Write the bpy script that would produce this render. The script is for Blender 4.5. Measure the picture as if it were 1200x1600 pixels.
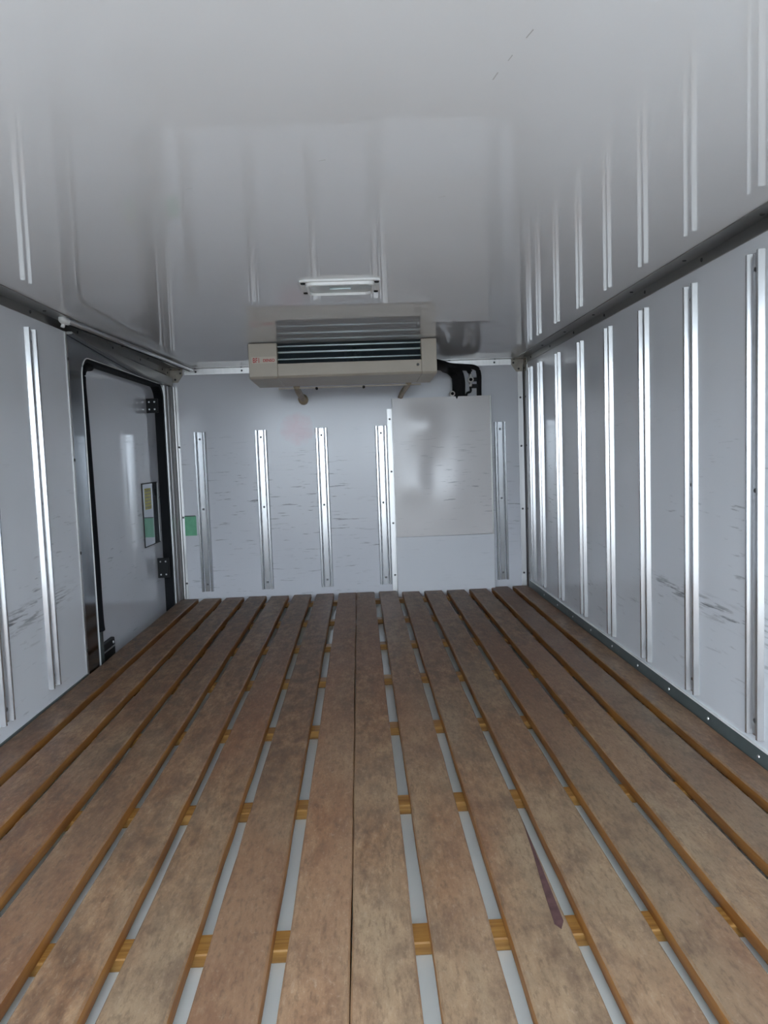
import bpy, bmesh, math, random
from mathutils import Vector, Matrix

for o in list(bpy.data.objects):
    bpy.data.objects.remove(o)
random.seed(7)
SC = bpy.context.scene
COL = SC.collection
PI = math.pi

# ------------------------------------------------------------------ camera
YAW, PIT, ROL = -0.03064, -0.07654, 0.03575
cz, sz, cx, sx, cr, sr = (math.cos(YAW), math.sin(YAW), math.cos(PIT), math.sin(PIT), math.cos(ROL), math.sin(ROL))
M3 = (Matrix(((cz, -sz, 0), (sz, cz, 0), (0, 0, 1))) @ Matrix(((1, 0, 0), (0, cx, -sx), (0, sx, cx)))
      @ Matrix(((cr, 0, sr), (0, 1, 0), (-sr, 0, cr))))
rgt, fwd, up = M3.col[0], M3.col[1], M3.col[2]
cam_d = bpy.data.cameras.new('camera')
cam = bpy.data.objects.new('camera', cam_d)
COL.objects.link(cam)
cam.matrix_world = Matrix(((rgt[0], up[0], -fwd[0], 0.0366), (rgt[1], up[1], -fwd[1], -3.7824),
                           (rgt[2], up[2], -fwd[2], 0.6847), (0, 0, 0, 1)))
cam_d.sensor_fit = 'VERTICAL'
cam_d.sensor_height = 36.0
cam_d.lens = 1185.1 / 1600 * 36.0
cam_d.clip_start = 0.01
SC.camera = cam

# ------------------------------------------------------------------ daylight
world = bpy.data.worlds.new('sky')
SC.world = world
world.use_nodes = True
wn = world.node_tree
wn.nodes['Background'].inputs['Color'].default_value = (0.775, 0.885, 1.0, 1)
wn.nodes['Background'].inputs['Strength'].default_value = 8.4
sun_d = bpy.data.lights.new('sun', 'SUN')
sun_d.energy = 3.2
sun_d.angle = math.radians(3)
sun_d.color = (1.0, 0.95, 0.88)
sun = bpy.data.objects.new('sun', sun_d)
COL.objects.link(sun)
sun.rotation_euler = (math.radians(-38), 0, math.radians(20))     # from above the cab, away from the open rear
SC.view_settings.view_transform = 'Standard'
SC.view_settings.look = 'None'
SC.view_settings.gamma = 1.0
SC.view_settings.use_curve_mapping = False
SC.view_settings.exposure = 0.12
SC.cycles.max_bounces = 16
SC.cycles.diffuse_bounces = 10
SC.cycles.glossy_bounces = 8

# ------------------------------------------------------------------ sizes (metres)
W = 0.875        # half of the inner width
H = 1.1334       # ceiling above the slat tops
REAR = -3.86     # open rear end
PAN = -0.044     # floor pan under the slats

# ------------------------------------------------------------------ materials
def new_mat(name):
    m = bpy.data.materials.new(name)
    m.use_nodes = True
    nt = m.node_tree
    return m, nt, nt.nodes['Principled BSDF']

def nd(nt, t, **kw):
    n = nt.nodes.new(t)
    for k, v in kw.items():
        if k in n.inputs:
            n.inputs[k].default_value = v
        else:
            setattr(n, k, v)
    return n

def pos_map(nt, scale, loc=(0, 0, 0)):
    g = nt.nodes.new('ShaderNodeNewGeometry')
    mp = nt.nodes.new('ShaderNodeMapping')
    mp.inputs['Scale'].default_value = scale
    mp.inputs['Location'].default_value = loc
    nt.links.new(g.outputs['Position'], mp.inputs['Vector'])
    return mp.outputs['Vector']

def noise(nt, vec, scale=1.0, detail=4.0, rough=0.55):
    n = nd(nt, 'ShaderNodeTexNoise')
    n.inputs['Scale'].default_value = scale
    n.inputs['Detail'].default_value = detail
    n.inputs['Roughness'].default_value = rough
    nt.links.new(vec, n.inputs['Vector'])
    return n.outputs['Fac']

def ramp(nt, fac, stops):
    r = nt.nodes.new('ShaderNodeValToRGB')
    el = r.color_ramp.elements
    while len(el) < len(stops):
        el.new(0.5)
    for e, (p, c) in zip(el, stops):
        e.position = p
        e.color = (c[0], c[1], c[2], 1) if isinstance(c, tuple) else (c, c, c, 1)
    nt.links.new(fac, r.inputs['Fac'])
    return r.outputs['Color']

def mixc(nt, fac, a, b, mode='MIX'):
    m = nt.nodes.new('ShaderNodeMix')
    m.data_type = 'RGBA'
    m.blend_type = mode
    for sock, v in ((m.inputs[0], fac), (m.inputs[6], a), (m.inputs[7], b)):
        if isinstance(v, (int, float)):
            sock.default_value = v
        elif isinstance(v, tuple):
            sock.default_value = (v[0], v[1], v[2], 1)
        else:
            nt.links.new(v, sock)
    return m.outputs[2]

def math_n(nt, op, a, b=None):
    m = nt.nodes.new('ShaderNodeMath')
    m.operation = op
    for i, v in enumerate((a, b)):
        if v is None:
            continue
        if isinstance(v, (int, float)):
            m.inputs[i].default_value = v
        else:
            nt.links.new(v, m.inputs[i])
    return m.outputs[0]

def bump(nt, bs, h, strength, dist):
    b = nt.nodes.new('ShaderNodeBump')
    b.inputs['Strength'].default_value = strength
    b.inputs['Distance'].default_value = dist
    nt.links.new(h, b.inputs['Height'])
    nt.links.new(b.outputs['Normal'], bs.inputs['Normal'])

def plain(name, col, rough=0.5, metal=0.0, spec=0.5, mott=0.0, mscale=30.0):
    m, nt, bs = new_mat(name)
    c = (col[0], col[1], col[2], 1)
    bs.inputs['Base Color'].default_value = c
    bs.inputs['Roughness'].default_value = rough
    bs.inputs['Metallic'].default_value = metal
    bs.inputs['Specular IOR Level'].default_value = spec
    if mott:
        f = noise(nt, pos_map(nt, (1, 1, 1)), mscale, 5)
        lo = tuple(v * (1 - mott) for v in col)
        hi = tuple(min(1, v * (1 + mott * 0.6)) for v in col)
        nt.links.new(ramp(nt, f, [(0.3, lo), (0.7, hi)]), bs.inputs['Base Color'])
    return m

def wall_mat(name, col, axis, rough=0.12, scuff=1.0, band=None, wave=0.00022, stain=None):
    """glossy fibreglass sheet with scuffs that run level along the wall; axis: 0 side wall, 1 back wall"""
    m, nt, bs = new_mat(name)
    s = (1, 9, 90) if axis == 0 else (10, 1, 110)
    s2 = (1, 2.3, 3.0) if axis == 0 else (2.6, 1, 3.4)
    streak = noise(nt, pos_map(nt, s, (0.3, 1.7, 4.1)), 1.0, 6, 0.6)
    patch = noise(nt, pos_map(nt, s2, (5.2, 0.4, 1.1)), 1.0, 3)
    g = nt.nodes.new('ShaderNodeNewGeometry')
    sep = nt.nodes.new('ShaderNodeSeparateXYZ')
    nt.links.new(g.outputs['Position'], sep.inputs[0])
    zr = nt.nodes.new('ShaderNodeValToRGB')                # loads rub the lower half of the wall
    zr.color_ramp.elements[0].position = 0.05
    zr.color_ramp.elements[0].color = (0.5, 0.5, 0.5, 1)
    zr.color_ramp.elements[1].position = 0.9
    zr.color_ramp.elements[1].color = (0, 0, 0, 1)
    e = zr.color_ramp.elements.new(0.5)
    e.color = (1, 1, 1, 1)
    nt.links.new(sep.outputs['Z'], zr.inputs['Fac'])
    t = math_n(nt, 'MULTIPLY', ramp(nt, streak, [(0.605, 0.0), (0.68, 1.0)]), ramp(nt, patch, [(0.44, 0.0), (0.60, 1.0)]))
    t = math_n(nt, 'MULTIPLY', t, zr.outputs['Color'])
    t = math_n(nt, 'MULTIPLY', t, 0.6 * scuff)
    if band:                                              # one long dark rub mark at pallet height
        y0, y1, zc, slope, wd = band
        d = math_n(nt, 'SUBTRACT', sep.outputs['Z'], zc)
        dy = math_n(nt, 'MULTIPLY', math_n(nt, 'SUBTRACT', sep.outputs['Y'], (y0 + y1) / 2), slope)
        d = math_n(nt, 'ABSOLUTE', math_n(nt, 'SUBTRACT', d, dy))
        near = math_n(nt, 'SUBTRACT', 1.0, math_n(nt, 'MULTIPLY', d, 1.0 / wd))
        near = math_n(nt, 'MAXIMUM', near, 0.0)
        iny = math_n(nt, 'SUBTRACT', 1.0, math_n(nt, 'MULTIPLY', math_n(nt, 'ABSOLUTE', math_n(nt, 'SUBTRACT', sep.outputs['Y'], (y0 + y1) / 2)), 2 / abs(y1 - y0)))
        iny = math_n(nt, 'MAXIMUM', iny, 0.0)
        st2 = noise(nt, pos_map(nt, (1, 9, 110), (2.3, 8.7, 0.1)), 1.0, 6, 0.65)
        bb = math_n(nt, 'MULTIPLY', math_n(nt, 'MULTIPLY', ramp(nt, st2, [(0.50, 0.0), (0.62, 1.0)]), near),
                    math_n(nt, 'MINIMUM', math_n(nt, 'MULTIPLY', iny, 2.0), 1.0))
        t = math_n(nt, 'MAXIMUM', t, math_n(nt, 'MULTIPLY', bb, 0.75))
    tint = noise(nt, pos_map(nt, (1.2, 1.2, 1.2)), 2.0, 3)
    base = ramp(nt, tint, [(0.3, tuple(v * 0.96 for v in col)), (0.7, col)])
    if stain:
        (px, pz, rx, rz, scol, amt) = stain
        dx = math_n(nt, 'MULTIPLY', math_n(nt, 'SUBTRACT', sep.outputs['X'], px), 1 / rx)
        dz = math_n(nt, 'MULTIPLY', math_n(nt, 'SUBTRACT', sep.outputs['Z'], pz), 1 / rz)
        rr = math_n(nt, 'ADD', math_n(nt, 'MULTIPLY', dx, dx), math_n(nt, 'MULTIPLY', dz, dz))
        wob = noise(nt, pos_map(nt, (22, 1, 22)), 1.0, 4)
        fall = math_n(nt, 'MAXIMUM', math_n(nt, 'SUBTRACT', math_n(nt, 'ADD', 0.6, wob), rr), 0.0)
        fall = math_n(nt, 'MULTIPLY', math_n(nt, 'MINIMUM', fall, 1.0), amt)
        base = mixc(nt, fall, base, scol)
    nt.links.new(mixc(nt, t, base, (0.06, 0.06, 0.07)), bs.inputs['Base Color'])
    rgh = noise(nt, pos_map(nt, (3, 3, 3)), 2.0, 4)
    mr = nt.nodes.new('ShaderNodeMapRange')
    mr.inputs['To Min'].default_value = rough * 0.6
    mr.inputs['To Max'].default_value = rough * 1.5
    nt.links.new(rgh, mr.inputs['Value'])
    nt.links.new(mr.outputs[0], bs.inputs['Roughness'])
    hh = noise(nt, pos_map(nt, (1, 1, 1)), 7.0, 2, 0.4)
    bump(nt, bs, hh, 0.5, wave)
    return m

def wood_mat(name, weathered=True):
    """weathered grey-brown top, varnished ochre flanks where no boots reach"""
    m, nt, bs = new_mat(name)
    oi = nt.nodes.new('ShaderNodeObjectInfo')
    g = nt.nodes.new('ShaderNodeNewGeometry')
    off = nt.nodes.new('ShaderNodeVectorMath')
    off.operation = 'MULTIPLY_ADD'
    cmb = nt.nodes.new('ShaderNodeCombineXYZ')
    for i in range(3):
        nt.links.new(oi.outputs['Random'], cmb.inputs[i])
    nt.links.new(cmb.outputs[0], off.inputs[0])
    off.inputs[1].default_value = (7, 13, 3)
    nt.links.new(g.outputs['Position'], off.inputs[2])
    def mp(scale):
        k = nt.nodes.new('ShaderNodeMapping')
        k.inputs['Scale'].default_value = scale
        nt.links.new(off.outputs[0], k.inputs['Vector'])
        return k.outputs[0]
    if weathered:
        fine = noise(nt, mp((140, 34, 140)), 1.0, 6, 0.7)
        speck = noise(nt, mp((170, 95, 170)), 1.0, 4, 0.7)
        mid = noise(nt, mp((40, 15, 40)), 1.0, 7, 0.68)
        big = noise(nt, mp((6, 1.6, 6)), 1.0, 4, 0.55)
        blot = noise(nt, mp((15, 8, 15)), 1.0, 8, 0.75)
        c = ramp(nt, mid, [(0.32, (0.095, 0.046, 0.022)), (0.5, (0.200, 0.106, 0.054)), (0.66, (0.310, 0.190, 0.103))])
        # boots and trolleys have greyed the boards most by the open end
        sp = nt.nodes.new('ShaderNodeSeparateXYZ')
        nt.links.new(g.outputs['Position'], sp.inputs[0])
        wy = nt.nodes.new('ShaderNodeMapRange')
        wy.inputs['From Min'].default_value = -0.9
        wy.inputs['From Max'].default_value = -2.7
        wy.inputs['To Min'].default_value = -0.16
        wy.inputs['To Max'].default_value = 0.10
        nt.links.new(sp.outputs['Y'], wy.inputs['Value'])
        wx = nt.nodes.new('ShaderNodeMapRange')
        wx.inputs['From Min'].default_value = -0.3
        wx.inputs['From Max'].default_value = 0.25
        wx.inputs['To Min'].default_value = -0.13
        wx.inputs['To Max'].default_value = 0.05
        nt.links.new(sp.outputs['X'], wx.inputs['Value'])
        wear = math_n(nt, 'ADD', big, math_n(nt, 'ADD', wx.outputs[0], wy.outputs[0]))
        c = mixc(nt, ramp(nt, wear, [(0.38, 0.0), (0.66, 0.75)]), c, (0.275, 0.200, 0.124))
        c = mixc(nt, ramp(nt, blot, [(0.48, 0.0), (0.62, 0.62)]), c, (0.110, 0.066, 0.042))
        red = noise(nt, mp((3.0, 0.9, 3.0)), 1.0, 3, 0.5)
        c = mixc(nt, ramp(nt, red, [(0.46, 0.0), (0.62, 0.50)]), c, (0.215, 0.092, 0.044))
        c = mixc(nt, ramp(nt, fine, [(0.36, 0.55), (0.48, 0.0)]), c, (0.10, 0.060, 0.036))
        c = mixc(nt, ramp(nt, fine, [(0.56, 0.0), (0.72, 0.40)]), c, (0.36, 0.27, 0.185))
        c = mixc(nt, ramp(nt, speck, [(0.58, 0.0), (0.72, 0.35)]), c, (0.38, 0.29, 0.20))
        c = mixc(nt, ramp(nt, speck, [(0.30, 0.40), (0.42, 0.0)]), c, (0.09, 0.055, 0.035))
        tone = nt.nodes.new('ShaderNodeMapRange')
        tone.inputs['To Min'].default_value = 0.86
        tone.inputs['To Max'].default_value = 1.15
        nt.links.new(oi.outputs['Random'], tone.inputs['Value'])
        c = mixc(nt, 1.0, c, tone.outputs[0], 'MULTIPLY')
        sep = nt.nodes.new('ShaderNodeSeparateXYZ')
        nt.links.new(g.outputs['True Normal'], sep.inputs[0])
        side = math_n(nt, 'SUBTRACT', 1.0, math_n(nt, 'MINIMUM', math_n(nt, 'MULTIPLY', math_n(nt, 'ABSOLUTE', sep.outputs['Z']), 1.3), 1.0))
        och = ramp(nt, noise(nt, mp((60, 6, 60)), 1.0, 4), [(0.3, (0.20, 0.075, 0.018)), (0.7, (0.40, 0.185, 0.045))])
        c = mixc(nt, side, c, och)
        h = math_n(nt, 'ADD', fine, math_n(nt, 'MULTIPLY', blot, 0.6))
        bump(nt, bs, h, 0.35, 0.0012)
        bs.inputs['Roughness'].default_value = 0.55
    else:
        f = noise(nt, mp((6, 120, 120)), 1.0, 5, 0.6)
        c = ramp(nt, f, [(0.28, (0.22, 0.095, 0.022)), (0.5, (0.36, 0.180, 0.043)), (0.75, (0.48, 0.27, 0.08))])
        bump(nt, bs, f, 0.2, 0.001)
        bs.inputs['Roughness'].default_value = 0.45
    nt.links.new(c, bs.inputs['Base Color'])
    return m

def brushed(name, col, rough, var=0.12, scale=(3, 3, 90), metal=1.0):
    m, nt, bs = new_mat(name)
    f = noise(nt, pos_map(nt, scale), 1.0, 5, 0.6)
    nt.links.new(ramp(nt, f, [(0.3, tuple(v * (1 - var) for v in col)), (0.7, col)]), bs.inputs['Base Color'])
    bs.inputs['Metallic'].default_value = metal
    mr = nt.nodes.new('ShaderNodeMapRange')
    mr.inputs['To Min'].default_value = rough * 0.75
    mr.inputs['To Max'].default_value = rough * 1.3
    nt.links.new(f, mr.inputs['Value'])
    nt.links.new(mr.outputs[0], bs.inputs['Roughness'])
    return m

MT = {}
MT['wall_r'] = wall_mat('white_sheet_right', (0.72, 0.74, 0.77), 0, 0.13, 0.8, band=(-2.5, -1.5, 0.285, 0.035, 0.035))
MT['wall_l'] = wall_mat('white_sheet_left', (0.72, 0.74, 0.77), 0, 0.13, 1.0, band=(-2.1, -1.33, 0.285, 0.03, 0.045))
MT['wall_b'] = wall_mat('white_sheet_back', (0.68, 0.69, 0.73), 1, 0.16, 1.3, stain=(-0.262, 0.822, 0.085, 0.085, (0.68, 0.46, 0.52), 0.8))
MT['ceil'] = wall_mat('white_sheet_ceiling', (0.74, 0.75, 0.76), 0, 0.008, 0.0, wave=0.000012)
MT['door'] = wall_mat('white_sheet_door', (0.63, 0.65, 0.69), 0, 0.08, 0.9)
MT['cover'] = wall_mat('cover_sheet', (0.73, 0.70, 0.69), 1, 0.16, 1.0)
MT['cover2'] = wall_mat('cover_sheet_pale', (0.72, 0.73, 0.76), 1, 0.18, 0.4)
MT['pan'] = plain('floor_pan_sheet', (0.88, 0.91, 0.88), 0.3, 0.0, 0.5, 0.04, 4)
MT['wood'] = wood_mat('weathered_hardwood', True)
MT['bar'] = wood_mat('ochre_hardwood', False)
MT['split'] = plain('bare_dark_wood', (0.085, 0.042, 0.040), 0.7, 0.0, 0.3, 0.3, 60)
MT['rail'] = brushed('rail_aluminium', (0.56, 0.57, 0.585), 0.16, 0.03, (150, 150, 3), 0.72)
MT['trim'] = brushed('dull_aluminium', (0.36, 0.355, 0.335), 0.32, 0.18, (8, 3, 8))
MT['trimb'] = brushed('corner_aluminium', (0.50, 0.495, 0.49), 0.34, 0.15, (60, 60, 2))
MT['bracket'] = plain('cast_bracket', (0.40, 0.37, 0.32), 0.5, 0.35, 0.5, 0.15, 40)
MT['steel'] = brushed('polished_steel', (0.24, 0.255, 0.27), 0.10, 0.10, (3, 3, 20))
MT['skirt'] = plain('skirting_rubber', (0.075, 0.092, 0.090), 0.45, 0.0, 0.4, 0.15, 20)
MT['black'] = plain('black_rubber', (0.005, 0.006, 0.008), 0.65, 0.0, 0.2)
MT['foam'] = plain('black_foam', (0.010, 0.010, 0.011), 0.8, 0.0, 0.3, 0.3, 60)
MT['blackp'] = plain('black_paint', (0.008, 0.009, 0.010), 0.5, 0.0, 0.25)
MT['scuff'] = plain('ceiling_scuff', (0.42, 0.42, 0.41), 0.5)
MT['screw'] = plain('screw_dark', (0.05, 0.05, 0.05), 0.4, 0.6)
MT['screwl'] = plain('screw_light', (0.55, 0.56, 0.57), 0.3, 0.9)
MT['beige'] = plain('beige_plastic', (0.50, 0.445, 0.365), 0.42, 0.0, 0.5, 0.06, 9)
MT['beiged'] = plain('stained_beige_plastic', (0.42, 0.33, 0.22), 0.5, 0.0, 0.5, 0.3, 30)
MT['fin'] = plain('coated_fin', (0.006, 0.026, 0.040), 0.35, 0.2, 0.5)
MT['dark'] = plain('dark_cavity_sheet', (0.01, 0.014, 0.018), 0.6)
MT['tube'] = plain('bright_tube', (0.78, 0.93, 0.95), 0.25, 0.15)
MT['white'] = plain('white_plastic', (0.82, 0.83, 0.82), 0.3)
MT['brass'] = plain('plated_fitting', (0.85, 0.84, 0.80), 0.3, 0.2)
MT['green'] = plain('green_tape', (0.15, 0.46, 0.27), 0.4, 0.0, 0.5, 0.15, 35)
MT['yellow'] = plain('yellow_print', (0.62, 0.58, 0.16), 0.5, 0.0, 0.5, 0.2, 60)
MT['red'] = plain('red_print', (0.50, 0.025, 0.03), 0.5)
MT['label'] = plain('cream_label', (0.62, 0.55, 0.46), 0.5)
MT['mirror'] = plain('glossy_plate', (0.42, 0.45, 0.48), 0.05, 0.8)
MT['concrete'] = plain('yard_concrete', (0.24, 0.235, 0.22), 0.9, 0.0, 0.3, 0.2, 2)
m_, nt_, bs_ = new_mat('clear_lens')
bs_.inputs['Base Color'].default_value = (0.50, 0.52, 0.49, 1)
bs_.inputs['Transmission Weight'].default_value = 0.3
bs_.inputs['Roughness'].default_value = 0.12
MT['lens'] = m_
m_, nt_, bs_ = new_mat('box_outside_paint')
bs_.inputs['Base Color'].default_value = (0.7, 0.7, 0.7, 1)
MT['outer'] = m_

# ------------------------------------------------------------------ mesh helpers
def mesh_obj(name, bm, mat, parent=None, smooth=False, loc=None):
    bmesh.ops.recalc_face_normals(bm, faces=bm.faces)
    me = bpy.data.meshes.new(name)
    bm.to_mesh(me)
    bm.free()
    me.materials.append(MT[mat])
    if smooth:
        for p in me.polygons:
            p.use_smooth = True
    o = bpy.data.objects.new(name, me)
    COL.objects.link(o)
    if parent:
        o.parent = parent
    if loc:
        o.location = loc
    return o

def add_box(bm, x0, x1, y0, y1, z0, z1, bev=0.0, seg=1):
    r = bmesh.ops.create_cube(bm, size=1.0)
    vs = r['verts']
    for v in vs:
        v.co = Vector(((x0 + x1) / 2 + v.co.x * (x1 - x0), (y0 + y1) / 2 + v.co.y * (y1 - y0), (z0 + z1) / 2 + v.co.z * (z1 - z0)))
    if bev:
        es = list({e for v in vs for e in v.link_edges})
        bmesh.ops.bevel(bm, geom=es, offset=bev, segments=seg, affect='EDGES', profile=0.5)

def box(name, x0, x1, y0, y1, z0, z1, mat, parent=None, bev=0.0, seg=1):
    bm = bmesh.new()
    add_box(bm, x0, x1, y0, y1, z0, z1, bev, seg)
    return mesh_obj(name, bm, mat, parent)

def add_prism(bm, pts, axis, a, b):
    """pts in the plane across 'axis', extruded from a to b"""
    def at(p, t):
        return {'x': (t, p[0], p[1]), 'y': (p[0], t, p[1]), 'z': (p[0], p[1], t)}[axis]
    va = [bm.verts.new(at(p, a)) for p in pts]
    vb = [bm.verts.new(at(p, b)) for p in pts]
    n = len(pts)
    bm.faces.new(va)
    bm.faces.new(vb[::-1])
    for i in range(n):
        bm.faces.new((va[i], vb[i], vb[(i + 1) % n], va[(i + 1) % n]))

def prism(name, pts, axis, a, b, mat, parent=None, bev=0.0):
    bm = bmesh.new()
    add_prism(bm, pts, axis, a, b)
    if bev:
        bmesh.ops.recalc_face_normals(bm, faces=bm.faces)
        bmesh.ops.bevel(bm, geom=list(bm.edges), offset=bev, segments=2, affect='EDGES', profile=0.5)
    return mesh_obj(name, bm, mat, parent)

def smooth_path(pts, n=6):
    P = [Vector(p) for p in pts]
    if len(P) < 3:
        return P
    out = []
    for i in range(len(P) - 1):
        p0, p1, p2, p3 = P[max(i - 1, 0)], P[i], P[i + 1], P[min(i + 2, len(P) - 1)]
        for k in range(n):
            t = k / n
            out.append(0.5 * ((2 * p1) + (-p0 + p2) * t + (2 * p0 - 5 * p1 + 4 * p2 - p3) * t * t + (-p0 + 3 * p1 - 3 * p2 + p3) * t ** 3))
    out.append(P[-1])
    return out

def add_tube(bm, path, r, seg=12, closed=False):
    P = [Vector(p) for p in path]
    n = len(P)
    rings = []
    for i, p in enumerate(P):
        a = P[i - 1] if (i > 0 or closed) else P[i]
        b = P[(i + 1) % n] if (i < n - 1 or closed) else P[i]
        d = (b - a).normalized()
        ref = Vector((0, 0, 1)) if abs(d.z) < 0.9 else Vector((0, 1, 0))
        u = d.cross(ref).normalized()
        v = d.cross(u)
        rr = r[i] if isinstance(r, (list, tuple)) else r
        rings.append([bm.verts.new(p + u * math.cos(2 * PI * k / seg) * rr + v * math.sin(2 * PI * k / seg) * rr) for k in range(seg)])
    for i in range(n if closed else n - 1):
        A, B = rings[i], rings[(i + 1) % n]
        for k in range(seg):
            bm.faces.new((A[k], A[(k + 1) % seg], B[(k + 1) % seg], B[k]))
    if not closed:
        bm.faces.new(rings[0][::-1])
        bm.faces.new(rings[-1])

def tube(name, path, r, mat, parent=None, seg=12, closed=False):
    bm = bmesh.new()
    add_tube(bm, path, r, seg, closed)
    return mesh_obj(name, bm, mat, parent, smooth=True)

def disc_mesh(name, r, h, axis, mat, seg=10):
    """a low screw head lying on the plane across 'axis', centred on the origin"""
    bm = bmesh.new()
    pts = [(math.cos(2 * PI * k / seg), math.sin(2 * PI * k / seg)) for k in range(seg)]
    s = {'x': lambda a, b, t: (t, a, b), 'y': lambda a, b, t: (a, t, b), 'z': lambda a, b, t: (a, b, t)}[axis]
    lo = [bm.verts.new(s(a * r, b * r, 0)) for a, b in pts]
    hi = [bm.verts.new(s(a * r * 0.75, b * r * 0.75, h)) for a, b in pts]
    bm.faces.new(hi)
    for i in range(seg):
        bm.faces.new((lo[i], lo[(i + 1) % seg], hi[(i + 1) % seg], hi[i]))
    bmesh.ops.recalc_face_normals(bm, faces=bm.faces)
    me = bpy.data.meshes.new(name)
    bm.to_mesh(me)
    bm.free()
    me.materials.append(MT[mat])
    return me

def put(name, me, parent, loc):
    o = bpy.data.objects.new(name, me)
    COL.objects.link(o)
    o.parent = parent
    o.location = loc
    return o

def empty(name, loc=(0, 0, 0), rz=0.0):
    o = bpy.data.objects.new(name, None)
    COL.objects.link(o)
    o.location = loc
    o.rotation_euler = (0, 0, rz)
    o.empty_display_size = 0.05
    return o

def tag(o, label, cat=None, group=None, kind=None):
    o['label'] = label
    if cat:
        o['category'] = cat
    if group:
        o['group'] = group
    if kind:
        o['kind'] = kind
    return o

def struct(o, label):
    o['label'] = label
    o['kind'] = 'structure'
    return o

def copy_tree(o, parent=None):
    c = o.copy()
    COL.objects.link(c)
    c.parent = parent
    for ch in list(o.children):
        copy_tree(ch, c)
    return c

SCR_Y = disc_mesh('screw_head_back', 0.0055, -0.0025, 'y', 'screw')
SCR_XR = disc_mesh('screw_head_right', 0.0055, -0.0025, 'x', 'screw')
SCR_XL = disc_mesh('screw_head_left', 0.0055, 0.0025, 'x', 'screw')
SCR_Z = disc_mesh('screw_head_ceiling', 0.0055, -0.0025, 'z', 'screw')
SCR_SK = disc_mesh('screw_head_skirt', 0.0045, -0.002, 'x', 'screwl')

# ------------------------------------------------------------------ the cargo box
TH = 0.06
D0, D1, DT = -1.197, -0.130, 1.045        # side door opening: near edge, far edge, top
FR0 = -1.322                              # where the wall sheet stops at the door frame
DX = -W - 0.042                           # inner face of the door

struct(box('floor', -W - TH, W + TH, REAR, TH, PAN - 0.08, PAN, 'pan'), 'pale glossy floor pan beneath the slats')
ceil = struct(box('ceiling', -W - TH, W + TH, REAR, TH, H, H + TH, 'ceil'), 'glossy white ceiling sheet of the cargo box')
for (xa, ya, xb, yb, wd) in ((0.237, -2.920, 0.241, -2.936, 0.0012), (0.2265, -2.872, 0.229, -2.884, 0.001), (0.2165, -2.828, 0.2195, -2.845, 0.0012),
                             (-0.007, -2.587, 0.003, -2.589, 0.001), (0.195, -2.407, 0.206, -2.412, 0.001), (-0.233, -2.480, -0.222, -2.482, 0.001)):
    prism('scuff_mark', [(xa, ya), (xa + wd, ya), (xb + wd, yb), (xb, yb - wd)], 'z', H - 0.0003, H + 0.001, 'scuff', ceil)
struct(box('wall_back', -W - TH, W + TH, 0.0, TH, PAN, H, 'wall_b'), 'scuffed white bulkhead at the far end')
struct(box('wall_right', W, W + TH, REAR, 0.0, PAN, H, 'wall_r'), 'long glossy white side wall with upright rails')
struct(box('wall_left', -W - TH, -W, REAR, FR0, PAN, H, 'wall_l'), 'white side wall sheet before the side door')

# door frame: steel sheet with a rounded opening
def opening_outline(r, n=7):
    pts = []
    for k in range(n + 1):
        a = PI - k * (PI / 2) / n
        pts.append((D0 + r + r * math.cos(a), DT - r + r * math.sin(a)))
    for k in range(n + 1):
        a = PI / 2 - k * (PI / 2) / n
        pts.append((D1 - r + r * math.cos(a), DT - r + r * math.sin(a)))
    return pts
arch = opening_outline(0.07)
bm = bmesh.new()
inner = [(D0, PAN)] + arch + [(D1, PAN)]
outer = [(FR0, PAN)] + [(FR0, H) if y < D0 + 0.035 else ((0.0, H) if y > D1 - 0.035 else (y, H)) for y, z in arch] + [(0.0, PAN)]
xs = (-W, -W - TH)
rows = []
for xx in xs:
    rows.append(([bm.verts.new((xx, y, z)) for y, z in inner], [bm.verts.new((xx, y, z)) for y, z in outer]))
n = len(inner)
for i in range(n - 1):
    for (I, O) in rows:
        bm.faces.new((I[i], I[i + 1], O[i + 1], O[i]))
    bm.faces.new((rows[0][0][i], rows[0][0][i + 1], rows[1][0][i + 1], rows[1][0][i]))
    bm.faces.new((rows[0][1][i], rows[0][1][i + 1], rows[1][1][i + 1], rows[1][1][i]))
bmesh.ops.remove_doubles(bm, verts=bm.verts, dist=1e-5)
frame = struct(mesh_obj('trim_1', bm, 'steel'), 'polished steel frame around the side door opening')
# bright bead along the near upright of the frame and the wall sheet edge
tube('edge_bead', [(-W + 0.001, y, z) for y, z in [(D0, PAN)] + arch[:9]], 0.0022, 'white', frame, 8)
box('edge_strip', -W, -W + 0.003, FR0 - 0.004, FR0 + 0.010, PAN, 1.106, 'trimb', frame)
for z in (1.02, 0.70, 0.40, 0.08):
    put('screw', SCR_XL, frame, (-W + 0.003, FR0 + 0.003, z))
# header rail over the door, sagging towards the bulkhead
bm = bmesh.new()
prof = [(-1.318, 1.098), (-0.95, 1.074), (-0.52, 1.049), (-0.035, 1.046), (-0.035, 1.088), (-0.52, 1.090), (-1.318, 1.106)]
add_prism(bm, prof, 'x', -W - 0.001, -W + 0.024)
bmesh.ops.recalc_face_normals(bm, faces=bm.faces)
bmesh.ops.bevel(bm, geom=list(bm.edges), offset=0.003, segments=2, affect='EDGES')
hd = mesh_obj('header_rail', bm, 'trim', frame)
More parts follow.
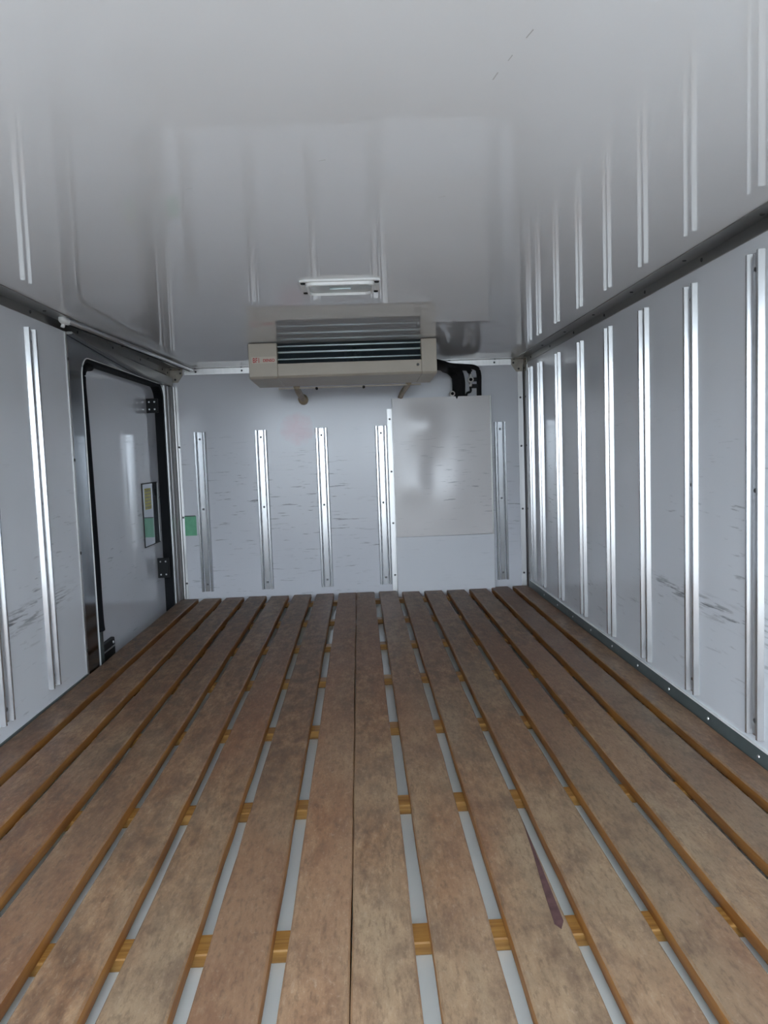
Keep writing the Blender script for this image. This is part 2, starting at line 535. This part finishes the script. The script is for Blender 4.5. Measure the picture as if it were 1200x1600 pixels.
# black rubber jamb lining of the opening
bm = bmesh.new()
lin = [(D0, PAN)] + arch + [(D1, PAN)]
A = [bm.verts.new((-W - 0.002, y, z)) for y, z in lin]
B = [bm.verts.new((DX - 0.002, y, z)) for y, z in lin]
cyc = [(D0 + 0.012, PAN)] + [((y - (D0 + D1) / 2) * 0.978 + (D0 + D1) / 2, z - 0.012) for y, z in arch] + [(D1 - 0.012, PAN)]
A2 = [bm.verts.new((-W - 0.002, y, z)) for y, z in cyc]
B2 = [bm.verts.new((DX - 0.002, y, z)) for y, z in cyc]
for i in range(len(lin) - 1):
    for P, Q in ((A, A2), (B, B2), (A2, B2), (A, B)):
        bm.faces.new((P[i], P[i + 1], Q[i + 1], Q[i]))
tag(mesh_obj('door_seal', bm, 'black', frame), 'black rubber seal lining the door opening')

# the side door
door = struct(empty('door_1', (DX, (D0 + D1) / 2, 0)), 'closed glossy white side door with black brackets')
def dchild(o):
    o.parent = door
    o.matrix_parent_inverse = Matrix.Translation(-door.location)
    return o
dchild(box('door_panel', DX - 0.05, DX, D0 - 0.02, D1 + 0.02, PAN, DT + 0.03, 'door'))
loose = smooth_path([(DX + 0.016, -1.115, 0.10), (DX + 0.017, -1.120, 0.16), (DX + 0.018, -1.120, 0.40), (DX + 0.016, -1.120, 0.80), (DX + 0.014, -1.118, 0.97), (DX + 0.012, -1.085, 1.015), (DX + 0.012, -1.02, 1.028)], 6)
rad = [0.021 - 0.008 * min(1, i / (len(loose) * 0.7)) for i in range(len(loose))]
tag(dchild(tube('loose_seal', loose, rad, 'black')), 'loose black rubber seal strip hanging along the door edge')
def bracket_mesh(z0, z1, yb):
    p = dchild(box('door_bracket', DX - 0.001, DX + 0.052, yb, yb + 0.012, z0, z1, 'blackp', None, 0.002))
    for dx in (0.014, 0.038):
        for dz in (0.016, z1 - z0 - 0.016):
            s = put('screw', SCR_B, p, (DX + dx, yb - 0.0005, z0 + dz))
    return tag(p, 'black steel door bracket with four screws')
SCR_B = disc_mesh('screw_head_bracket', 0.004, -0.0025, 'y', 'screwl')
bracket_mesh(0.907, 0.972, -0.285)
bracket_mesh(0.145, 0.238, -0.250)
lt = dchild(box('latch_plate', DX, DX + 0.016, -1.105, -0.955, -0.03, 0.040, 'blackp', None, 0.003))
tag(lt, 'black latch keeper low on the door')
bx_ = box('latch_post', DX, DX + 0.020, -1.118, -1.085, -0.05, 0.098, 'skirt', lt, 0.003)
box('latch_rib', DX + 0.016, DX + 0.020, -1.085, -0.96, 0.008, 0.012, 'screwl', lt)
put('screw', disc_mesh('screw_latch', 0.006, 0.003, 'x', 'screwl'), lt, (DX + 0.016, -0.975, 0.024))
# shiny plate on the door with a yellow printed notice
pl = dchild(box('notice_plate', DX, DX + 0.003, -0.435, -0.190, 0.311, 0.591, 'mirror'))
tag(pl, 'shiny rectangular plate with dark edge and yellow printed notice')
for (a, b, c, d) in ((-0.437, -0.188, 0.588, 0.593), (-0.437, -0.188, 0.309, 0.313), (-0.438, -0.434, 0.309, 0.593)):
    box('plate_edge', DX, DX + 0.004, a, b, c, d, 'blackp', pl)
box('plate_edge', DX, DX + 0.004, -0.191, -0.187, 0.309, 0.593, 'white', pl)
nt0 = box('notice', DX + 0.003, DX + 0.0035, -0.405, -0.305, 0.475, 0.568, 'yellow', pl)
for k in range(6):
    z = 0.560 - k * 0.0145
    for j in range(4):
        y = -0.398 + j * 0.023
        box('printed_mark', DX + 0.0035, DX + 0.0038, y, y + 0.016, z - 0.006, z, 'bracket', nt0)
bm = bmesh.new()
add_prism(bm, [(-0.225 + 0.016 * math.cos(2 * PI * k / 16), 0.545 + 0.018 * math.sin(2 * PI * k / 16)) for k in range(16)], 'x', DX + 0.003, DX + 0.004)
mesh_obj('plate_hole', bm, 'black', pl)

# ------------------------------------------------------------------ trims
# ceiling angle, right and left: one leg under the ceiling, one leg down the wall
def angle_trim(name, side, y0, y1, lab):
    s = side
    pts = [(s * W, H), (s * (W - 0.050), H), (s * (W - 0.050), H - 0.003), (s * (W - 0.004), H - 0.004), (s * (W - 0.003), H - 0.029), (s * W, H - 0.029)]
    o = struct(prism(name, pts, 'y', y0, y1, 'trim'), lab)
    y = y1 - 0.12
    while y > y0 + 0.05:
        put('screw', SCR_XR if s > 0 else SCR_XL, o, (s * (W - 0.003), y, H - 0.015))
        put('screw', SCR_Z, o, (s * (W - 0.024), y + 0.05, H - 0.003))
        y -= 0.36
    return o
angle_trim('trim_2', 1, REAR, -0.04, 'dull aluminium angle where the right wall meets the ceiling')
angle_trim('trim_3', -1, REAR, -0.02, 'dull aluminium angle where the left wall meets the ceiling')
t4 = struct(prism('trim_4', [(0.0, H), (-0.030, H), (-0.030, H - 0.002), (-0.003, H - 0.003), (-0.002, H - 0.031), (0.0, H - 0.031)], 'x', -0.80, 0.815, 'trimb'),
            'aluminium angle where the bulkhead meets the ceiling')
for x in (-0.745, -0.52, 0.50, 0.725):
    put('screw', SCR_Y, t4, (x, -0.002, H - 0.017))
    put('screw', SCR_Z, t4, (x, -0.018, H - 0.002))
# vertical corner angles
bm = bmesh.new()
add_prism(bm, [(W, 0.0), (W, -0.062), (W - 0.003, -0.062), (W - 0.004, -0.012), (W - 0.012, -0.004), (W - 0.036, -0.003), (W - 0.036, 0.0)], 'z', PAN, H - 0.03)
t5 = struct(mesh_obj('trim_5', bm, 'trimb'), 'aluminium corner strip between bulkhead and right wall')
for z in (0.94, 0.70, 0.385, 0.06):
    put('screw', SCR_Y, t5, (W - 0.024, -0.003, z))
    put('screw', SCR_XR, t5, (W - 0.003, -0.030, z + 0.002))
bm = bmesh.new()
add_prism(bm, [(-W, 0.0), (-W, -0.118), (-W + 0.003, -0.118), (-W + 0.003, -0.095), (-W + 0.007, -0.090), (-W + 0.007, -0.066), (-W + 0.003, -0.060), (-W + 0.003, -0.034), (-W + 0.011, -0.028), (-W + 0.011, -0.012), (-W + 0.016, -0.004), (-W + 0.022, -0.0035), (-W + 0.024, -0.006), (-W + 0.026, -0.0035), (-W + 0.037, -0.003), (-W + 0.037, 0.0)], 'z', PAN, 1.046)
t6 = struct(mesh_obj('trim_6', bm, 'trimb'), 'aluminium corner strip between bulkhead and side door')
for z in (0.752, 0.405, 0.075):
    put('screw', SCR_Y, t6, (-W + 0.031, -0.003, z))
    put('screw', SCR_XL, t6, (-W + 0.003, -0.06, z))
# skirting along the right wall
sk = struct(prism('baseboard_right', [(W, 0.026), (W - 0.004, 0.026), (W - 0.012, -0.010), (W - 0.012, PAN), (W, PAN)], 'y', REAR, -0.04, 'skirt'),
            'dark grey rubber skirting along the right wall')
box('white_lip', W - 0.005, W, REAR, -0.04, 0.026, 0.030, 'white', sk)
y = -0.35
while y > -3.6:
    put('screw', SCR_SK, sk, (W - 0.0075, y, 0.010))
    y -= 0.235
struct(box('baseboard_left', -W, -W + 0.004, REAR, FR0, PAN, 0.004, 'skirt'), 'thin dark sealing line along the left wall foot')

# three-way corner brackets
def corner_bracket(side, lab):
    e = empty('corner_bracket', (side * W, 0, H - 0.07))
    s = side
    def lk(o):
        o.parent = e
        o.matrix_parent_inverse = Matrix.Translation(-e.location)
        return o
    lk(prism('back_plate', [(s * W, H), (s * (W - 0.066), H), (s * (W - 0.066), H - 0.032), (s * (W - 0.042), H - 0.066), (s * W, H - 0.066)], 'y', -0.006, -0.001, 'bracket'))
    lk(prism('side_plate', [(0, H - 0.001), (-0.066, H - 0.001), (-0.066, H - 0.032), (-0.045, H - 0.066), (0, H - 0.066)], 'x', s * (W - 0.001), s * (W - 0.006), 'bracket'))
    lk(prism('top_plate', [(s * W, 0), (s * W, -0.066), (s * (W - 0.034), -0.066), (s * (W - 0.066), -0.034), (s * (W - 0.066), 0)], 'z', H - 0.006, H - 0.001, 'bracket'))
    for x, z in ((W - 0.056, H - 0.022), (W - 0.030, H - 0.052)):
        lk(put('screw', SCR_Y, None, (s * x, -0.006, z)))
    for yy, z in ((-0.055, H - 0.022), (-0.026, H - 0.052)):
        lk(put('screw', SCR_XR if s > 0 else SCR_XL, None, (s * (W - 0.006), yy, z)))
    for x, yy in ((W - 0.056, -0.022), (W - 0.022, -0.055)):
        lk(put('screw', SCR_Z, None, (s * x, yy, H - 0.006)))
    return tag(e, lab, 'bracket', 'ceiling corner brackets')
corner_bracket(1, 'cast corner bracket under the ceiling beside the right wall')
corner_bracket(-1, 'cast corner bracket under the ceiling above the side door')

# ------------------------------------------------------------------ lashing rails
def make_rail(length):
    """stands on z=0 at the origin, back on the plane y=0, facing -y"""
    root = empty('lashing_rail')
    RB = 0.0
    box('base_channel', -0.012, 0.012, -0.0035, 0.0, 0, length, 'rail', root, 0.001)
    for s in (-1, 1):
        c = s * 0.0225
        prism('rib', [(c - 0.0080, 0.0), (c - 0.0080, -0.001), (c - 0.0042, -0.012), (c - 0.0034, -0.013), (c + 0.0034, -0.013), (c + 0.0042, -0.012), (c + 0.0080, -0.001), (c + 0.0080, 0.0)], 'z', 0, length, 'rail', root)
    for z in (0.035, length * 0.52, length - 0.035):
        put('screw', SCR_Y, root, (0, -0.0035, z))
    return root

def place(proto, first, loc, rz, lab, grp):
    o = proto if first else copy_tree(proto)
    o.location = loc
    o.rotation_euler = (0, 0, rz)
    tag(o, lab, 'rail', grp)
    return o

side = make_rail(1.026)
ordn = ['first', 'second', 'third', 'fourth', 'fifth', 'sixth', 'seventh', 'eighth', 'ninth', 'tenth']
ry = [-0.150, -0.338, -0.645, -0.965, -1.280, -1.590, -1.900, -2.208, -2.515, -2.825]
for i, y in enumerate(ry):
    place(side, i == 0, (W, y, 0.046), -PI / 2,
          'upright aluminium double rail on the right wall, %s from the bulkhead corner' % ordn[i], 'rails on the right wall')
ly = [-1.592, -1.890, -2.195, -2.500]
ll = ['nearest the side door', 'second from the side door', 'third from the side door', 'fourth from the side door']
for i, y in enumerate(ly):
    place(side, False, (-W, y, 0.044), PI / 2, 'upright aluminium double rail on the left wall, %s' % ll[i], 'rails on the left wall')
back = make_rail(0.793)
bl = [(-0.742, 'beside the green tape'), (-0.4425, 'second from the side door'), (-0.144, 'in the middle of the wall'),
      (0.151, 'just left of the pipe cover'), (0.745, 'right of the pipe cover')]
for i, (x, t) in enumerate(bl):
    place(back, i == 0, (x, 0.0, 0.030), 0.0, 'short aluminium double rail on the bulkhead, %s' % t, 'rails on the bulkhead')

# ------------------------------------------------------------------ slatted duckboards
BW, PITCH, BT = 0.0885, 0.1125, 0.024
bars = [-0.11 - 0.4335 * k for k in range(9)]
def slat_mesh(x0, x1, ya, yb, seed):
    rnd = random.Random(seed)
    bm = bmesh.new()
    nseg = 40
    rowsv = []
    b = 0.003
    for i in range(nseg + 1):
        y = yb + (ya - yb) * i / nseg
        j0, j1 = rnd.uniform(-0.0009, 0.0009), rnd.uniform(-0.0009, 0.0009)
        dz = rnd.uniform(-0.0006, 0.0006)
        prof = [(x0 + j0, -BT), (x0 + j0, -b), (x0 + b + j0, dz), (x1 - b + j1, dz), (x1 + j1, -b), (x1 + j1, -BT)]
        rowsv.append([bm.verts.new((px, y, pz - (0.004 if i == nseg else 0) * (pz > -0.01))) for px, pz in prof])
    for i in range(nseg):
        for k in range(6):
            bm.faces.new((rowsv[i][k], rowsv[i][(k + 1) % 6], rowsv[i + 1][(k + 1) % 6], rowsv[i + 1][k]))
    bm.faces.new(rowsv[0])
    bm.faces.new(rowsv[-1])
    return bm
for s, lab in ((-1, 'left half of the slatted wooden floor, beside the side door'), (1, 'right half of the slatted wooden floor, along the railed wall')):
    root = empty('duckboard', (s * 0.44, -1.9, PAN))
    tag(root, lab, 'duckboard', 'wooden duckboards on the floor pan')
    inv = Matrix.Translation(-root.location)
    for k in range(8):
        a = 0.0008 + PITCH * k
        x0, x1 = a, a + BW
        if k == 7:
            x1 = 0.8725 if s < 0 else 0.862
        if s < 0:
            x0, x1 = -x1, -x0
        end = -0.012 + random.uniform(-0.006, 0.006)
        if 0.2 < (x0 + x1) / 2 < 0.72:
            end = -0.049 + random.uniform(-0.002, 0.0)
        o = mesh_obj('slat', slat_mesh(x0, x1, end, -3.84, 100 * s + k), 'wood', root)
        o.matrix_parent_inverse = inv
        if s > 0 and k == 2:                              # a splinter has come off this slat
            q = prism('bare_split', [(0.3128, -2.44), (0.3115, -2.54), (0.3095, -2.64), (0.3075, -2.74), (0.300, -2.757), (0.293, -2.745), (0.298, -2.66), (0.3065, -2.55)], 'z', -0.002, 0.0012, 'split', o)
            tag(q, 'dark purplish bare split in the wood')
    for yb in bars:
        xa, xb = (0.006, 0.855)
        if s < 0:
            xa, xb = -xb, -xa
        o = box('crossbar', xa, xb, yb - 0.024, yb + 0.024, PAN, -BT, 'bar', root, 0.002)
        o.matrix_parent_inverse = inv

# ------------------------------------------------------------------ pipe cover on the bulkhead
pc = tag(empty('pipe_cover', (0.45, 0, 0)), 'tall grey sheet cover on the bulkhead under the black pipes', 'cover')
inv = Matrix.Translation(-pc.location)
def pch(o):
    o.parent = pc
    o.matrix_parent_inverse = inv
    return o
bm = bmesh.new()
NX, NZ = 24, 34
x0, x1, z0, z1 = 0.209, 0.689, 0.270, 0.953
def dent(u, v):
    d = 0.0
    for (cu, cv, ru, rv, a) in ((0.33, 0.80, 0.16, 0.13, 0.0035), (0.42, 0.50, 0.12, 0.17, -0.003), (0.20, 0.35, 0.2, 0.12, 0.002), (0.62, 0.28, 0.2, 0.2, 0.0015)):
        d += 2.0 * a * math.exp(-((u - cu) / ru) ** 2 - ((v - cv) / rv) ** 2) * min(1, 12 * u * (1 - u)) * min(1, 12 * v * (1 - v))
    return d
gr = [[bm.verts.new((x0 + (x1 - x0) * i / NX, -0.045 - dent(i / NX, j / NZ), z0 + (z1 - z0) * j / NZ)) for i in range(NX + 1)] for j in range(NZ + 1)]
for j in range(NZ):
    for i in range(NX):
        bm.faces.new((gr[j][i], gr[j][i + 1], gr[j + 1][i + 1], gr[j + 1][i]))
o = pch(mesh_obj('upper_sheet', bm, 'cover', smooth=True))
bm = bmesh.new()
for (a, b, c, d) in ((x0, x0 + 0.002, z0, z1), (x1 - 0.002, x1, z0, z1), (x0, x1, z1 - 0.002, z1), (x0, x1, z0, z0 + 0.002)):
    add_box(bm, a, b, -0.0452, -0.0425, c, d)
mesh_obj('sheet_rim', bm, 'cover', o)
box('dark_edge_strip', x1, x1 + 0.007, -0.044, -0.001, -0.03, 0.953, 'trim', o)  # dull strip added to draw a dark line down the cover's right edge
pch(box('lower_sheet', x0 - 0.001, x1 + 0.006, -0.0455, -0.042, -0.03, 0.2685, 'cover2'))
pch(box('side_flange', x0, x0 + 0.003, -0.0425, -0.001, -0.03, 0.953, 'cover'))
pch(box('side_flange', x1 - 0.003, x1, -0.0425, -0.001, -0.03, 0.953, 'cover'))
fs = pch(box('fixing_strip', 0.184, 0.2085, -0.0035, -0.0005, -0.03, 0.905, 'trimb'))
for z in (0.855, 0.595, 0.337, 0.075):
    put('screw', SCR_Y, fs, (0.197, -0.003, z))

# ------------------------------------------------------------------ evaporator under the ceiling
ac = tag(empty('evaporator_unit', (-0.01, -0.60, 0.99)), 'beige cooling unit with dark finned coil hung under the ceiling', 'cooling unit')
inva = Matrix.Translation(-ac.location)
def ach(o):
    o.parent = ac
    o.matrix_parent_inverse = inva
    return o
YF, XL, XR, OL, OR = -0.775, -0.378, 0.358, -0.267, 0.297
endp = [(YF, H - 0.003), (YF, 1.002), (YF + 0.012, 0.993), (-0.47, 0.986), (-0.43, 1.02), (-0.40, H - 0.003)]
lc = ach(prism('end_cover', endp, 'x', XL, OL, 'beige', None, 0.003))
rc = ach(prism('end_cover', endp, 'x', OR, XR, 'beige', None, 0.003))
pan = ach(prism('drain_pan', [(YF + 0.003, 1.050), (YF + 0.002, 1.003), (YF + 0.013, 0.9945), (-0.47, 0.9875), (-0.44, 1.02), (-0.70, 1.048)], 'x', OL, OR, 'beige', None, 0.002))
put('screw', SCR_Y, pan, (0.283, YF + 0.002, 1.030))
ach(box('coil_backing', OL, OR, -0.60, -0.42, 1.02, H - 0.003, 'dark'))
bm = bmesh.new()
x = OL + 0.002
while x < OR - 0.001:
    add_box(bm, x, x + 0.0005, -0.742, -0.60, 1.046, H - 0.004)
    x += 0.0029
f = ach(mesh_obj('coil_fins', bm, 'fin'))
f['kind'] = 'stuff'
for z, r in ((1.120, 0.0028), (1.0965, 0.0034), (1.0695, 0.0025)):
    ach(tube('coil_tube', [(OL, -0.743, z), (OR, -0.743, z)], r * 1.15, 'tube', None, 10))
ach(box('rear_flange', -0.30, 0.32, -0.44, -0.415, 0.981, 0.986, 'beige'))
for x in (-0.135, 0.07):
    ach(tube('flange_bolt', [(x, -0.443, 0.979), (x, -0.425, 0.979)], 0.006, 'blackp', None, 10))
lb = ach(box('nameplate', -0.366, -0.270, YF - 0.0012, YF, 1.053, 1.078, 'label'))
def text(name, body, size, x, z, y, mat, parent, sx=1.0):
    cu = bpy.data.curves.new(name, 'FONT')
    cu.body = body
    cu.size = size
    cu.extrude = 0.0002
    cu.offset = 0.0004
    to = bpy.data.objects.new('tmp_text', cu)
    COL.objects.link(to)
    dg = bpy.context.evaluated_depsgraph_get()
    me = bpy.data.meshes.new_from_object(to.evaluated_get(dg))
    bpy.data.objects.remove(to)
    me.transform(Matrix.Diagonal((sx, 1, 1, 1)))
    me.transform(Matrix.Rotation(PI / 2, 4, 'X'))
    me.materials.clear()
    me.materials.append(MT[mat])
    o = bpy.data.objects.new(name, me)
    COL.objects.link(o)
    o.location = (x, y, z)
    o.parent = parent
    return o
text('printed_code', 'BF1', 0.026, -0.362, 1.056, YF - 0.0015, 'red', lb, 0.72)
text('printed_name', 'DENSO', 0.015, -0.322, 1.0585, YF - 0.0015, 'red', lb, 0.92)
# drain spouts
def spout(name_path, r, lab, ring):
    o = tag(tube('drain_pipe', smooth_path(name_path, 5), r, 'beiged'), lab, 'pipe', 'drain pipes under the cooling unit')
    if ring:
        tube('pipe_collar', ring[0], ring[1], 'beiged', o, 14)
    return o
spout([(-0.222, -0.44, 0.990), (-0.222, -0.36, 0.978), (-0.224, -0.20, 0.972), (-0.224, -0.04, 0.964), (-0.224, -0.002, 0.962)], 0.014,
      'stained beige drain pipe elbow above the middle rails', ([(-0.224, -0.045, 0.965), (-0.224, -0.004, 0.962)], 0.024))
spout([(0.268, -0.44, 0.992), (0.266, -0.34, 0.986), (0.256, -0.12, 0.972), (0.252, -0.02, 0.955), (0.251, -0.016, 0.93)], 0.012,
      'beige drain pipe running down behind the pipe cover', None)

# ------------------------------------------------------------------ refrigerant pipes
rp = tag(empty('insulated_pipes', (0.55, -0.03, 0.95)), 'black foam-wrapped pipes from the cooling unit into the cover', 'pipe')
invp = Matrix.Translation(-rp.location)
def rch(o):
    o.parent = rp
    o.matrix_parent_inverse = invp
    return o
rch(tube('foam_pipe', smooth_path([(0.359, -0.50, 1.066), (0.40, -0.42, 1.068), (0.445, -0.22, 1.082), (0.480, -0.09, 1.086), (0.535, -0.05, 1.076), (0.552, -0.035, 1.03), (0.553, -0.025, 0.97), (0.553, -0.0205, 0.90)], 6), 0.020, 'foam'))
rch(tube('foam_pipe', smooth_path([(0.359, -0.54, 1.050), (0.42, -0.38, 1.064), (0.46, -0.15, 1.078), (0.50, -0.065, 1.072), (0.525, -0.045, 1.04), (0.528, -0.03, 0.97), (0.528, -0.0205, 0.90)], 6), 0.0195, 'foam'))
rch(tube('foam_pipe', smooth_path([(0.359, -0.46, 1.084), (0.43, -0.30, 1.088), (0.50, -0.10, 1.097), (0.56, -0.06, 1.096), (0.622, -0.040, 1.090), (0.641, -0.035, 1.060), (0.641, -0.03, 0.98), (0.641, -0.022, 0.90)], 6), 0.012, 'foam'))
rch(tube('thin_pipe', smooth_path([(0.592, -0.055, 1.09), (0.596, -0.045, 1.06), (0.597, -0.04, 1.0), (0.598, -0.036, 0.975), (0.580, -0.034, 0.966), (0.570, -0.03, 0.93)], 6), 0.0055, 'blackp'))
rch(tube('branch_pipe', smooth_path([(0.53, -0.06, 1.088), (0.58, -0.05, 1.086), (0.597, -0.045, 1.068)], 5), 0.012, 'foam'))
def sight_glass(x, z, y, r):
    v = rch(tube('sight_glass', [(x, y, z), (x, y - 0.022, z)], r, 'brass', None, 14))
    tube('glass_eye', [(x, y - 0.020, z), (x, y - 0.0235, z)], r * 0.55, 'blackp', v, 12)
    return v
sg = sight_glass(0.598, 1.031, -0.034, 0.0145)
tube('nut', [(0.598, -0.044, 1.016), (0.598, -0.044, 0.998)], 0.0075, 'brass', sg, 6)
tube('nut', [(0.598, -0.044, 1.060), (0.598, -0.044, 1.044)], 0.0075, 'brass', sg, 6)
sight_glass(0.506, 0.966, -0.034, 0.0135)
rch(box('clamp_block', 0.606, 0.640, -0.040, -0.004, 0.992, 1.010, 'blackp', None, 0.002))
rch(box('clamp_block', 0.606, 0.640, -0.036, -0.004, 1.026, 1.042, 'blackp', None, 0.002))

# ------------------------------------------------------------------ lamp on the ceiling
lp = tag(empty('ceiling_lamp', (0.005, -1.73, H)), 'small white rectangular lamp with clear lens on the ceiling', 'lamp')
def lpc(o):
    o.parent = lp
    return o
bm = bmesh.new()
fl = [(-0.104, -0.070), (-0.088, -0.078), (0.088, -0.078), (0.104, -0.070), (0.104, 0.066), (0.088, 0.074), (-0.088, 0.074), (-0.104, 0.066)]
add_prism(bm, fl, 'z', -0.005, 0.0)
lpc(mesh_obj('flange', bm, 'white'))
# bezel: a rounded ring that holds the lens
def rrect(hx, hy, r, n=5):
    out = []
    for (sx_, sy_, a0) in ((1, 1, 0), (-1, 1, PI / 2), (-1, -1, PI), (1, -1, 3 * PI / 2)):
        for k in range(n + 1):
            a = a0 + k * PI / 2 / n
            out.append((sx_ * (hx - r) + r * math.cos(a), sy_ * (hy - r) + r * math.sin(a)))
    return out
bm = bmesh.new()
levels = [(0.091, 0.067, -0.004), (0.088, 0.065, -0.012), (0.083, 0.060, -0.013), (0.081, 0.058, -0.004)]
rings = [[bm.verts.new((x, y, z)) for x, y in rrect(hx, hy, 0.022)] for hx, hy, z in levels]
for a, b in zip(rings, rings[1:]):
    for k in range(len(a)):
        bm.faces.new((a[k], a[(k + 1) % len(a)], b[(k + 1) % len(a)], b[k]))
lpc(mesh_obj('bezel', bm, 'white'))
bm = bmesh.new()
add_prism(bm, rrect(0.0815, 0.0585, 0.022), 'z', -0.0065, -0.0052)
lpc(mesh_obj('lens', bm, 'lens'))
lpc(tube('bulb', [(-0.028, 0, -0.008), (0.028, 0, -0.008)], 0.003, 'tube', None, 10))
for x, y in ((-0.095, -0.058), (0.095, -0.058), (-0.095, 0.056), (0.095, 0.056)):
    put('screw', disc_mesh('screw_lamp', 0.007, -0.003, 'z', 'blackp'), lp, (x, y, -0.005))

# ------------------------------------------------------------------ rod under the ceiling above the door
rd = tag(tube('ceiling_rod', [(-0.832, -1.40, H - 0.012), (-0.752, -0.045, H - 0.012)], 0.008, 'rail', None, 12),
         'thin silver rod under the ceiling above the side door', 'rod')
tube('black_cord', [(-0.846, -1.40, H - 0.013), (-0.764, -0.05, H - 0.014)], 0.006, 'black', rd, 8)
cp = tube('end_cap', smooth_path([(-0.842, -1.435, H - 0.004), (-0.840, -1.42, H - 0.012), (-0.836, -1.39, H - 0.012)], 4), [0.006, 0.009, 0.011, 0.012, 0.012, 0.0115, 0.011, 0.0105, 0.010], 'white', rd, 12)
tube('end_cap_tab', [(-0.840, -1.415, H - 0.016), (-0.844, -1.42, H - 0.032)], 0.006, 'white', rd, 8)

# green tape on the bulkhead
g = tag(box('tape_patch', -0.842, -0.781, -0.0012, 0.0, 0.313, 0.412, 'green'), 'small green tape square on the bulkhead by the corner', 'tape')
box('torn_edge', -0.842, -0.785, -0.0016, -0.0012, 0.4085, 0.4135, 'skirt', g)

# ------------------------------------------------------------------ the yard behind the open rear end
struct(box('ground', -40, 40, -60, 30, -0.98, -0.93, 'concrete'), 'concrete yard outside the open rear end')
